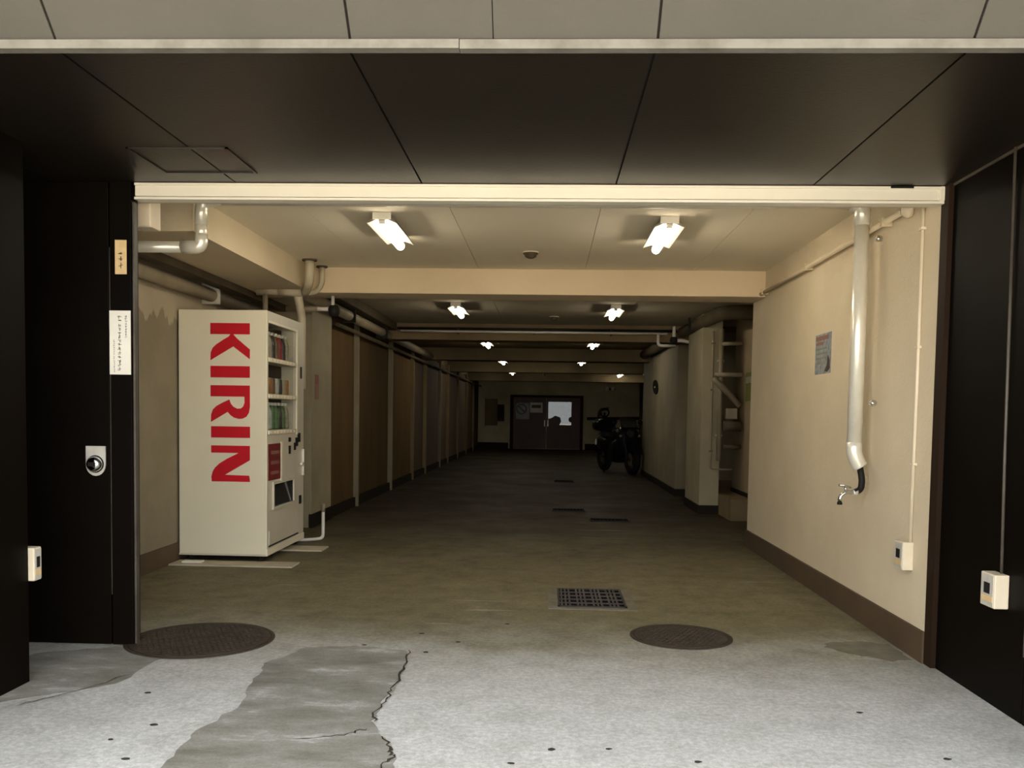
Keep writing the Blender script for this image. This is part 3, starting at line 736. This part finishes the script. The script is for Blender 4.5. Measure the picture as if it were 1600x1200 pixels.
# ================================================================== FLOOR IRONWORK
def manhole(x, y, r, label, seg=48):
    e = empty('manhole_cover', (x, y, 0), label, 'manhole cover', 'manhole covers in the driveway')
    bm = bmesh.new(); lathe(bm, [(0, 0), (r+.022, 0), (r+.022, .004), (r+.004, .005), (r+.004, .003), (0, .003)], seg, (x, y, 0)); ob('frame_ring', bm, 'iron', e)
    bm = bmesh.new(); lathe(bm, [(0, .003), (r, .003), (r, .006), (r-.012, .0065), (0, .0065)], seg, (x, y, 0)); ob('lid', bm, 'iron', e)
    bm = bmesh.new()
    n = int(r/.028)
    for i in range(-n, n+1):
        for j in range(-n, n+1):
            px, py = i*.028 + (j % 2)*.014, j*.028
            if px*px+py*py < (r-.03)**2:
                box(bm, x+px-.008, x+px+.008, y+py-.008, y+py+.008, .006, .0095)
    o = ob('tread_studs', bm, 'iron', e); o['kind'] = 'stuff'
    return e
manhole(-1.66, 4.22, .325, 'large round iron manhole cover beside the lock door')
manhole(.69, 4.52, .235, 'smaller round iron manhole cover on the downpipe side of the grate')
def grate(x0, x1, y0, y1, label, nb, surround=True):
    e = empty('drain_grate', ((x0+x1)/2, (y0+y1)/2, 0), label, 'drain grate', 'drain grates along the passage floor')
    if surround:
        s = .055; bm = bmesh.new()
        for q in ((x0-s, x1+s, y0-s, y0), (x0-s, x1+s, y1, y1+s), (x0-s, x0, y0, y1), (x1, x1+s, y0, y1)): box(bm, *q, 0, .0035)
        ob('concrete_surround', bm, 'surround', e)
    bx('pit', 'pit', x0, x1, y0, y1, 0, .003, e)  # near-black plate on the floor, its colour stands for the hole's shade
    bm = bmesh.new(); t = .012
    for q in ((x0, x1, y0, y0+t), (x0, x1, y1-t, y1), (x0, x0+t, y0, y1), (x1-t, x1, y0, y1)): box(bm, *q, .003, .010)
    ob('frame', bm, 'dark_iron', e)
    w = (x1-x0-2*t)/nb
    for k in range(nb):
        if surround and k % 4 == 3: continue
        bx('bar', 'grate' if surround else 'pit', x0+t+w*(k+.28), x0+t+w*(k+.72), y0+t, y1-t, .003, .009, e)
    for k in range(1, 5):
        y = y0 + (y1-y0)*k/5; bx('cross_bar', 'grate' if surround else 'pit', x0+t, x1-t, y-.006, y+.006, .003, .0085, e)
    return e
grate(.075, .475, 5.15, 5.68, 'square barred drain grate in front of the round manhole', 16)
grate(.46, .88, 9.42, 9.66, 'narrow dark drain grate under the second pair of lamps', 10, False)
grate(.06, .45, 10.34, 10.62, 'narrow dark drain grate just beyond another one', 10, False)
grate(.11, .45, 14.9, 15.25, 'farthest small drain grate in the dark passage', 8, False)

# ================================================================== PIPES, LEFT CORNER
p1 = empty('service_pipe', (-2.6, 6, 2.0), 'thick brown pipe along the top of the wall above the vending machine', 'pipe')
tb('pipe', 'pipe_brown', [(-2.62, 4.3, 1.99), (-2.62, 8.4, 2.0)], .05, p1, seg=14)
for y in (5.4, 6.9): bx('bracket', 'steel', -2.695, -2.56, y-.015, y+.015, 1.93, 2.10, p1)
p2 = empty('service_pipe', (-2.5, 6, 2.05), 'dark square duct tucked under the lowered beam', 'duct')
bx('duct', 'pipe_dark', -2.56, -2.46, 4.4, 8.4, 2.045, 2.098, p2)
p3 = empty('riser_pipe', (-1.9, 7.0, 2.12), 'cream branching pipes dropping from the ceiling behind the vending machine', 'pipe')
tb('main_drop', 'pipe_cream', [(-1.89, 7.02, CEIL), (-1.89, 7.02, 2.14), (-1.96, 7.2, 2.09), (-2.0, 7.3, 2.085)], .036, p3, bend=.07, seg=14)
tb('thin_drop', 'pipe_cream', [(-1.87, 7.33, CEIL), (-1.87, 7.33, 2.15), (-1.93, 7.36, 2.09), (-2.02, 7.36, 2.08)], .022, p3, bend=.05)
tb('level_run', 'pipe_cream', [(-2.40, 7.30, 2.085), (-1.99, 7.30, 2.085)], .031, p3, seg=14)
tb('sleeve', 'pipe_cream', [(-2.22, 7.30, 2.085), (-2.02, 7.30, 2.085)], .037, p3, seg=14)
tb('down_branch', 'pipe_cream', [(-2.07, 7.32, 2.08), (-2.07, 7.45, 1.9), (-2.07, 7.46, 1.3)], .034, p3, bend=.06, seg=14)
tb('thin_branch', 'pipe_brown', [(-2.33, 7.30, 2.07), (-2.33, 7.30, 1.86)], .022, p3)
for x, y, r in ((-1.89, 7.02, .058), (-1.87, 7.33, .045)):
    bm = bmesh.new(); lathe(bm, [(0, CEIL), (r, CEIL), (r, CEIL-.012), (0, CEIL-.012)], 18, (x, y, 0)); ob('ceiling_flange', bm, 'pipe_dark', p3)
p4 = empty('valve_pipe', (-2.0, 7.6, 1.97), 'horizontal pipe with a black valve behind the vending machine top', 'pipe')
tb('pipe', 'pipe_brown', [(-2.25, 7.62, 1.985), (-1.98, 7.62, 1.985)], .026, p4)
tb('bright_sleeve', 'pipe_white', [(-2.0, 7.62, 1.985), (-1.885, 7.62, 1.985)], .018, p4)
bm = bmesh.new(); lathe(bm, [(0, -.05), (.035, -.045), (.05, -.02), (.05, .02), (.035, .045), (0, .05)], 16, (-1.84, 7.62, 1.97)); ob('valve_body', bm, 'dark', p4)
tb('valve_stem', 'pipe_white', [(-1.845, 7.60, 2.0), (-1.845, 7.60, 2.094)], .014, p4)
# second bay, left corner
p5 = empty('corner_duct', (-2.1, 10, 2.2), 'dark trunking along the ceiling corner of the second bay', 'duct')
bx('duct', 'pipe_dark', -2.225, -2.02, 7.78, 11.84, 2.20, 2.299, p5, .006)
p6 = empty('corner_pipe', (-2.15, 10, 2.12), 'thick pipe under the dark trunking of the second bay', 'pipe')
tb('pipe', 'pipe_brown', [(-2.13, 7.7, 2.13), (-2.13, 16.15, 2.135)], .052, p6, seg=14)
for y in (9.5, 11.4): bx('hanger', 'dark', -2.20, -2.06, y-.02, y+.02, 2.06, 2.20, p6)
p6b = empty('thin_pipe', (-2.27, 16, 2.0), 'thin dark pipe low along the brown panelled wall top', 'pipe')
tb('pipe', 'pipe_dark', [(-2.205, 9.3, 2.02), (-2.205, 29.2, 2.02)], .022, p6b)
# pipe in front of the second beam
p7 = empty('beam_pipe', (0, 11.7, 2.19), 'white pipe running across in front of the second crossbeam', 'pipe')
tb('pipe', 'pipe_white', [(-1.95, 11.72, 2.185), (1.52, 11.72, 2.185)], .016, p7)
tb('upper_pipe', 'dark', [(-2.0, 11.78, 2.225), (1.65, 11.78, 2.225)], .018, p7)
for x in (-1.2, -.2, .8): bx('clip', 'dark', x-.012, x+.012, 11.72, 11.851, 2.16, 2.24, p7)
tb('elbow', 'pipe_white', [(1.40, 11.70, 2.18), (1.40, 11.70, 2.03), (1.62, 11.70, 2.03)], .02, p7, bend=.05)
# right side
p8 = empty('exhaust_duct', (1.9, 9.5, 2.2), 'thick dark duct leaving the niche wall and turning along the ceiling', 'duct')
tb('duct', 'pipe_dark', [(2.22, 9.55, 2.215), (1.86, 9.55, 2.215), (1.80, 9.75, 2.215), (1.72, 12.4, 2.215), (1.68, 16.1, 2.21)], .075, p8, bend=.12, seg=18)
for y in (10.9, 12.3): bx('hanger', 'dark', 1.66, 1.68, y-.02, y+.02, 2.12, 2.30, p8)
p9 = empty('niche_pipes', (2.2, 11.5, 1.0), 'tangle of brown pipes with a slanting branch inside the niche', 'pipe')
tb('riser', 'pipe_brown', [(1.955, 10.345, 2.12), (1.955, 10.345, .62)], .028, p9, seg=14)
tb('slanting_branch', 'pipe_brown', [(1.86, 10.28, 1.56), (1.91, 10.27, 1.51), (2.17, 10.30, 1.25)], .036, p9, bend=.04, seg=14)
tb('level_branch', 'pipe_brown', [(1.88, 10.30, 1.60), (2.19, 10.30, 1.60)], .026, p9)
tb('second_branch', 'pipe_dark', [(1.99, 10.30, 1.02), (2.19, 10.30, 1.02)], .06, p9, seg=14)
tb('third_branch', 'pipe_dark', [(2.0, 10.30, .78), (2.19, 10.30, .78)], .026, p9)
tb('upper_branch', 'pipe_brown', [(1.955, 10.33, 1.95), (2.19, 10.33, 1.96)], .022, p9)
bx('valve_box', 'pipe_brown', 2.02, 2.14, 10.26, 10.36, 1.10, 1.22, p9, .006)
for z in (.9, 1.75): bx('pipe_bracket', 'steel', 1.92, 1.99, 10.34, 10.40, z, z+.02, p9)
p10 = empty('conduit', (1.87, 10.38, .5), 'thin conduit with a bent foot on the pale column', 'conduit')
tb('pipe', 'pipe_brown', [(1.87, 10.385, 2.1), (1.87, 10.385, .53), (1.94, 10.385, .52), (2.12, 10.37, .52)], .012, p10, bend=.06)
for z in (1.95, 1.42, .72):
    bx('clip', 'chrome', 1.85, 1.89, 10.37, 10.401, z, z+.018, p10)
p11 = empty('valve_pipe', (1.75, 12.4, 2.15), 'short white pipe with a dark valve near the pale column top', 'pipe')
tb('stem', 'pipe_white', [(1.60, 11.69, 2.28), (1.60, 11.69, 2.13)], .022, p11)
bm = bmesh.new(); lathe(bm, [(0, -.05), (.04, -.04), (.055, 0), (.04, .04), (0, .05)], 16, (1.60, 11.70, 2.10)); ob('valve_body', bm, 'dark', p11)
tb('side_arm', 'pipe_white', [(1.64, 11.69, 2.10), (1.70, 11.69, 2.10), (1.78, 11.69, 2.08), (1.98, 11.69, 2.08)], .022, p11, bend=.03)
p12 = empty('corner_riser', (1.86, 17.3, 0), 'slim white riser pipe at the wall corner behind the motorcycle', 'pipe')
tb('pipe', 'pipe_white', [(1.84, 17.3, 2.3), (1.84, 17.3, .05)], .028, p12)
for z in (.4, 1.03, 1.9): bx('clip', 'steel', 1.80, 1.90, 17.2, 17.32, z, z+.03, p12)
mi = empty('oval_plate', (1.80, 15.2, 1.5), 'dark oval plate leaning on the pale wall above the motorcycle', 'plate')
bm = bmesh.new(); poly_prism(bm, [(15.2+.34*math.cos(a)+.10*math.sin(a), 1.61+.125*math.sin(a)) for a in [k*2*math.pi/20 for k in range(20)]], 'x', 1.785, 1.80); ob('plate', bm, 'pit', mi)
torus_bm = bmesh.new(); lathe(torus_bm, [(0, 0), (.012, 0), (.012, -.012), (0, -.012)], 10, (1.785, 15.2, 1.61), 'x'); ob('centre_bolt', torus_bm, 'steel', mi)

# ================================================================== FAR END
d2 = tag(empty('door_2', (-.05, 29.28, 0), 'dark red wooden double door closing the far end of the passage', 'door'), 'dark red wooden double door closing the far end of the passage', 'door', kind='structure')
yf = 29.28
for a, b, w in ((-1.14, -.075, (-1.06, -.62, .97, 1.5)), (-.055, 1.03, (-.005, .745, .80, 1.55))):
    wx0, wx1, wz0, wz1 = w; bm = bmesh.new()
    box(bm, a, wx0, yf-.03, yf+.02, .02, 1.68); box(bm, wx1, b, yf-.03, yf+.02, .02, 1.68)
    box(bm, wx0, wx1, yf-.03, yf+.02, .02, wz0); box(bm, wx0, wx1, yf-.03, yf+.02, wz1, 1.68)
    lf = ob('leaf', bm, 'redwood', d2)
    bx('window_pane', 'darkglass' if a < -1 else 'frosted', wx0, wx1, yf-.01, yf, wz0, wz1, lf)
    bx('handle', 'steel', (b-.06 if a < -1 else a+.03), (b-.03 if a < -1 else a+.06), yf-.07, yf-.03, .75, .95, lf)
bm = bmesh.new(); box(bm, -1.25, -1.14, yf-.045, yf+.02, 0, 1.76); box(bm, 1.03, 1.13, yf-.045, yf+.02, 0, 1.76); box(bm, -1.14, 1.03, yf-.045, yf+.02, 1.68, 1.76)
ob('door_frame', bm, 'blackbrown', d2)
bn = empty('door_sign', (-.42, 29.24, 1.19), 'pale rectangular notice on the left leaf of the red door', 'notice')
bx('sheet', 'white', -.60, -.19, 29.244, 29.25, 1.19, 1.52, bn); bx('print', 'green', -.55, -.25, 29.242, 29.2445, 1.34, 1.44, bn)
cs = empty('round_sign', (-.86, 29.25, 1.2), 'round prohibition sign with a slash on the red door window', 'sign')
bm = bmesh.new(); torus(bm, .15, .022, 28, 8, 'y', (-.88, 29.25, 1.30)); ob('ring', bm, 'leaf_grey', cs)
tb('slash', 'leaf_grey', [(-.98, 29.25, 1.40), (-.78, 29.25, 1.20)], .018, cs)
pw = empty('window_poster', (.15, 29.26, .95), 'dark paper stuck over the bright pane of the red door', 'poster')
bm = bmesh.new(); poly_prism(bm, [(0, .80), (.36, .80), (.42, .92), (.38, 1.05), (.22, 1.10), (.10, 1.02), (0, 1.0)], 'y', 29.262, 29.268); ob('sheet', bm, 'redwood', pw)
nb = empty('notice_board', (-1.75, 29.27, .8), 'brown notice board on the far wall beside the red door', 'notice board')
bx('panel', 'oldwall_d', -2.05, -1.66, 29.27, 29.30, .75, 1.62, nb, .004); bx('board_frame', 'pipe_dark', -2.07, -2.05, 29.265, 29.30, .73, 1.64, nb)
ib = empty('wall_phone', (-1.55, 29.25, .9), 'dark boxy device on the far wall next to the red door', 'box')
bx('body', 'dark', -1.66, -1.44, 29.20, 29.30, .90, 1.44, ib, .01); bx('cover', 'blackbrown', -1.63, -1.47, 29.19, 29.201, 1.10, 1.38, ib)
fpz = empty('far_pipes', (1.8, 29.2, 1.0), 'dark pipes with a wheel valve on the far wall beside the red door', 'pipe')
tb('level_pipe', 'dark', [(1.25, 29.2, 1.02), (2.95, 29.2, 1.06)], .05, fpz)
tb('drop', 'dark', [(1.62, 29.2, 1.05), (1.62, 29.2, .72)], .04, fpz)
tb('upper_pipe', 'pipe_dark', [(1.62, 29.2, 1.02), (1.66, 29.2, 1.32), (1.95, 29.2, 1.36)], .045, fpz, bend=.1)
bm = bmesh.new(); torus(bm, .13, .025, 24, 8, 'y', (1.82, 29.12, 1.22)); ob('valve_wheel', bm, 'dark', fpz)
tb('valve_stem', 'dark', [(1.82, 29.2, 1.06), (1.82, 29.12, 1.22)], .03, fpz)
yb = empty('yellow_box', (1.9, 29.2, .5), 'dull yellow box under the pipes on the far wall', 'box')
bx('body', 'green', 1.70, 2.12, 29.1, 29.30, .42, .78, yb, .01); bx('lid_edge', 'pipe_dark', 1.70, 2.12, 29.095, 29.101, .70, .715, yb)
hs = empty('hanging_sign', (-.1, 24.0, 2.0), 'small pale stub hanging from the ceiling near the far end', 'sign')
tb('stem', 'pipe_brown', [(-.13, 24.0, 2.30), (-.13, 24.0, 2.16)], .035, hs); bx('base_plate', 'pipe_brown', -.2, -.06, 23.93, 24.07, 2.285, 2.31, hs)
el = empty('emergency_light', (2.0, 28.9, 1.95), 'pair of small pale spotlights high on the far wall', 'light')
bx('bracket', 'pipe_dark', 1.85, 2.15, 29.2, 29.30, 1.96, 2.02, el)
for x in (1.88, 2.06):
    bm = bmesh.new(); lathe(bm, [(0, 0), (.045, 0), (.06, -.08), (0, -.07)], 14, (x, 29.2, 2.0), 'y'); ob('lamp_head', bm, 'lamp_white', el)

# ================================================================== MOTORCYCLE
mc = empty('motorcycle', (0, 0, 0), 'black motorcycle parked against the wall deep in the passage', 'motorcycle')
def wheel(nm, y, r, w):
    bm = bmesh.new(); torus(bm, r-w*.5, w*.5, 36, 10, 'x', (0, y, r)); o = ob(nm, bm, 'tyre', mc)
    bm = bmesh.new(); torus(bm, r-w*1.05, .016, 36, 8, 'x', (0, y, r)); ob('rim', bm, 'dark', o)
    bm = bmesh.new(); lathe(bm, [(0, -.06), (.03, -.06), (.045, -.02), (.045, .02), (.03, .06), (0, .06)], 14, (0, y, r), 'x'); ob('hub', bm, 'dark', o)
    for k in range(6):
        a = k*math.pi/3; tb('spoke', 'bike', [(0, y, r), (0, y+(r-w*1.05)*math.cos(a), r+(r-w*1.05)*math.sin(a))], .009, o, seg=6)
    bm = bmesh.new(); lathe(bm, [(0, .05), (.12, .05), (.12, .056), (0, .056)], 20, (0, y, r), 'x'); ob('brake_disc', bm, 'pipe_dark', o)
    return o
wheel('front_wheel', .70, .30, .11); wheel('rear_wheel', -.70, .30, .14)
for s in (-1, 1):
    tb('fork', 'dark', [(s*.10, .70, .30), (s*.10, .46, .86)], .024, mc)
    tb('mirror_arm', 'bike', [(s*.22, .37, .89), (s*.26, .42, .985)], .008, mc, seg=6)
    bm = bmesh.new(); lathe(bm, [(0, -.012), (.05, -.012), (.055, 0), (.045, .012), (0, .014)], 14, (s*.265, .43, 1.0), 'y'); ob('mirror', bm, 'bike', mc)
    bm = bmesh.new(); lathe(bm, [(0, -.03), (.022, -.02), (.026, .01), (0, .03)], 10, (s*.19, .56, .74), 'y'); ob('indicator', bm, 'pipe_brown', mc)
    tb('grip', 'tyre', [(s*.2, .36, .885), (s*.31, .295, .875)], .018, mc)
    tb('swing_arm', 'bike', [(s*.10, -.70, .30), (s*.10, -.12, .34)], .026, mc)
    tb('rear_shock', 'dark', [(s*.13, -.60, .34), (s*.13, -.48, .66)], .026, mc)
tb('handlebar', 'bike', [(-.30, .30, .875), (-.2, .36, .885), (-.1, .43, .87), (.1, .43, .87), (.2, .36, .885), (.30, .30, .875)], .013, mc, bend=.04)
bm = bmesh.new(); lathe(bm, [(0, -.12), (.05, -.11), (.085, -.05), (.095, .02), (.09, .03), (0, .035)], 18, (0, .55, .78), 'y'); hl = ob('headlight', bm, 'bike', mc)
bm = bmesh.new(); lathe(bm, [(0, 0), (.082, 0), (.07, .015), (0, .022)], 18, (0, .585, .78), 'y'); ob('lens', bm, 'smoke', hl)
# front cowl and windscreen
bm = bmesh.new(); poly_prism(bm, [(.50, .86), (.58, .90), (.48, 1.02), (.40, 1.08), (.385, 1.07), (.46, .98)], 'x', -.16, .16); ob('windscreen', bm, 'smoke', mc)
def blob(nm, sections, m):
    """lofted body from (y, z, half_width, half_height)"""
    bm = bmesh.new(); rings = []
    for (y, z, w, h) in sections:
        rings.append([bm.verts.new((w*math.copysign(abs(math.cos(a))**.75, math.cos(a)), y, z+h*math.copysign(abs(math.sin(a))**.75, math.sin(a)))) for a in [k*2*math.pi/16 for k in range(16)]])
    for A, B in zip(rings, rings[1:]):
        for k in range(16):
            f = bm.faces.new((A[k], A[(k+1) % 16], B[(k+1) % 16], B[k])); f.smooth = True
    bm.faces.new(rings[0]); bm.faces.new(rings[-1][::-1]); bmesh.ops.recalc_face_normals(bm, faces=bm.faces)
    return ob(nm, bm, m, mc)
blob('fuel_tank', [(.40, .72, .06, .06), (.34, .75, .12, .10), (.15, .77, .155, .13), (-.02, .74, .13, .10), (-.14, .70, .08, .06)], 'bike')
blob('seat', [(-.08, .70, .10, .04), (-.20, .71, .14, .055), (-.45, .73, .14, .06), (-.68, .78, .12, .05), (-.80, .80, .07, .03)], 'tyre')
blob('tail_cowl', [(-.40, .64, .10, .06), (-.70, .69, .10, .07), (-.92, .74, .06, .04)], 'bike')
blob('engine', [(.32, .40, .10, .12), (.22, .42, .17, .19), (-.05, .40, .19, .20), (-.22, .36, .14, .14)], 'dark')
blob('side_fairing', [(.52, .56, .10, .12), (.40, .54, .22, .22), (.15, .45, .22, .24), (-.05, .46, .19, .20)], 'bike')
blob('leg_shield', [(.60, .66, .10, .12), (.55, .66, .21, .24), (.44, .64, .24, .30), (.36, .62, .20, .26)], 'bike')
blob('rear_body', [(-.10, .52, .14, .14), (-.35, .54, .19, .19), (-.70, .58, .18, .16), (-.95, .66, .08, .06)], 'bike')
blob('top_box', [(-.62, .92, .17, .10), (-.66, .93, .19, .13), (-.95, .93, .19, .13), (-.99, .92, .17, .10)], 'bike')
for k in range(4): bx('cooling_fin', 'dark', -.15, .15, .05, .25, .50+k*.03, .51+k*.03, mc)
def fender(nm, y, r, a0, a1, w):
    bm = bmesh.new(); R0 = []
    for k in range(9):
        a = math.radians(a0+(a1-a0)*k/8)
        R0.append([bm.verts.new((x, y+rr*math.cos(a), .30+rr*math.sin(a))) for x, rr in ((-w, r), (w, r), (w, r+.012), (-w, r+.012))])
    for A, B in zip(R0, R0[1:]):
        for k in range(4): bm.faces.new((A[k], A[(k+1) % 4], B[(k+1) % 4], B[k]))
    bm.faces.new(R0[0]); bm.faces.new(R0[-1][::-1]); bmesh.ops.recalc_face_normals(bm, faces=bm.faces)
    ob(nm, bm, 'bike', mc)
fender('front_fender', .70, .315, 20, 150, .07); fender('rear_fender', -.70, .33, 40, 170, .085)
tb('exhaust', 'chrome', [(-.12, .30, .36), (-.16, .15, .22), (-.18, -.3, .24), (-.20, -.55, .32)], .025, mc, bend=.1)
tb('muffler', 'chrome', [(-.195, -.45, .29), (-.21, -.95, .40)], .05, mc, seg=14)
tb('frame_tube', 'bike', [(0, .45, .80), (0, .2, .62), (0, -.3, .62), (0, -.75, .66)], .03, mc, bend=.1)
tb('side_stand', 'dark', [(.12, -.05, .22), (.30, -.02, .012)], .012, mc)
bx('number_plate', 'white', -.10, .10, -1.0, -.992, .52, .64, mc, .003)
bm = bmesh.new(); lathe(bm, [(0, 0), (.05, 0), (.045, -.03), (0, -.035)], 14, (0, -.90, .74), 'y'); ob('tail_light', bm, 'red_dark', mc)
mc.rotation_euler = (0, 0, math.pi + .32)
mc.location = (1.38, 17.65, 0)
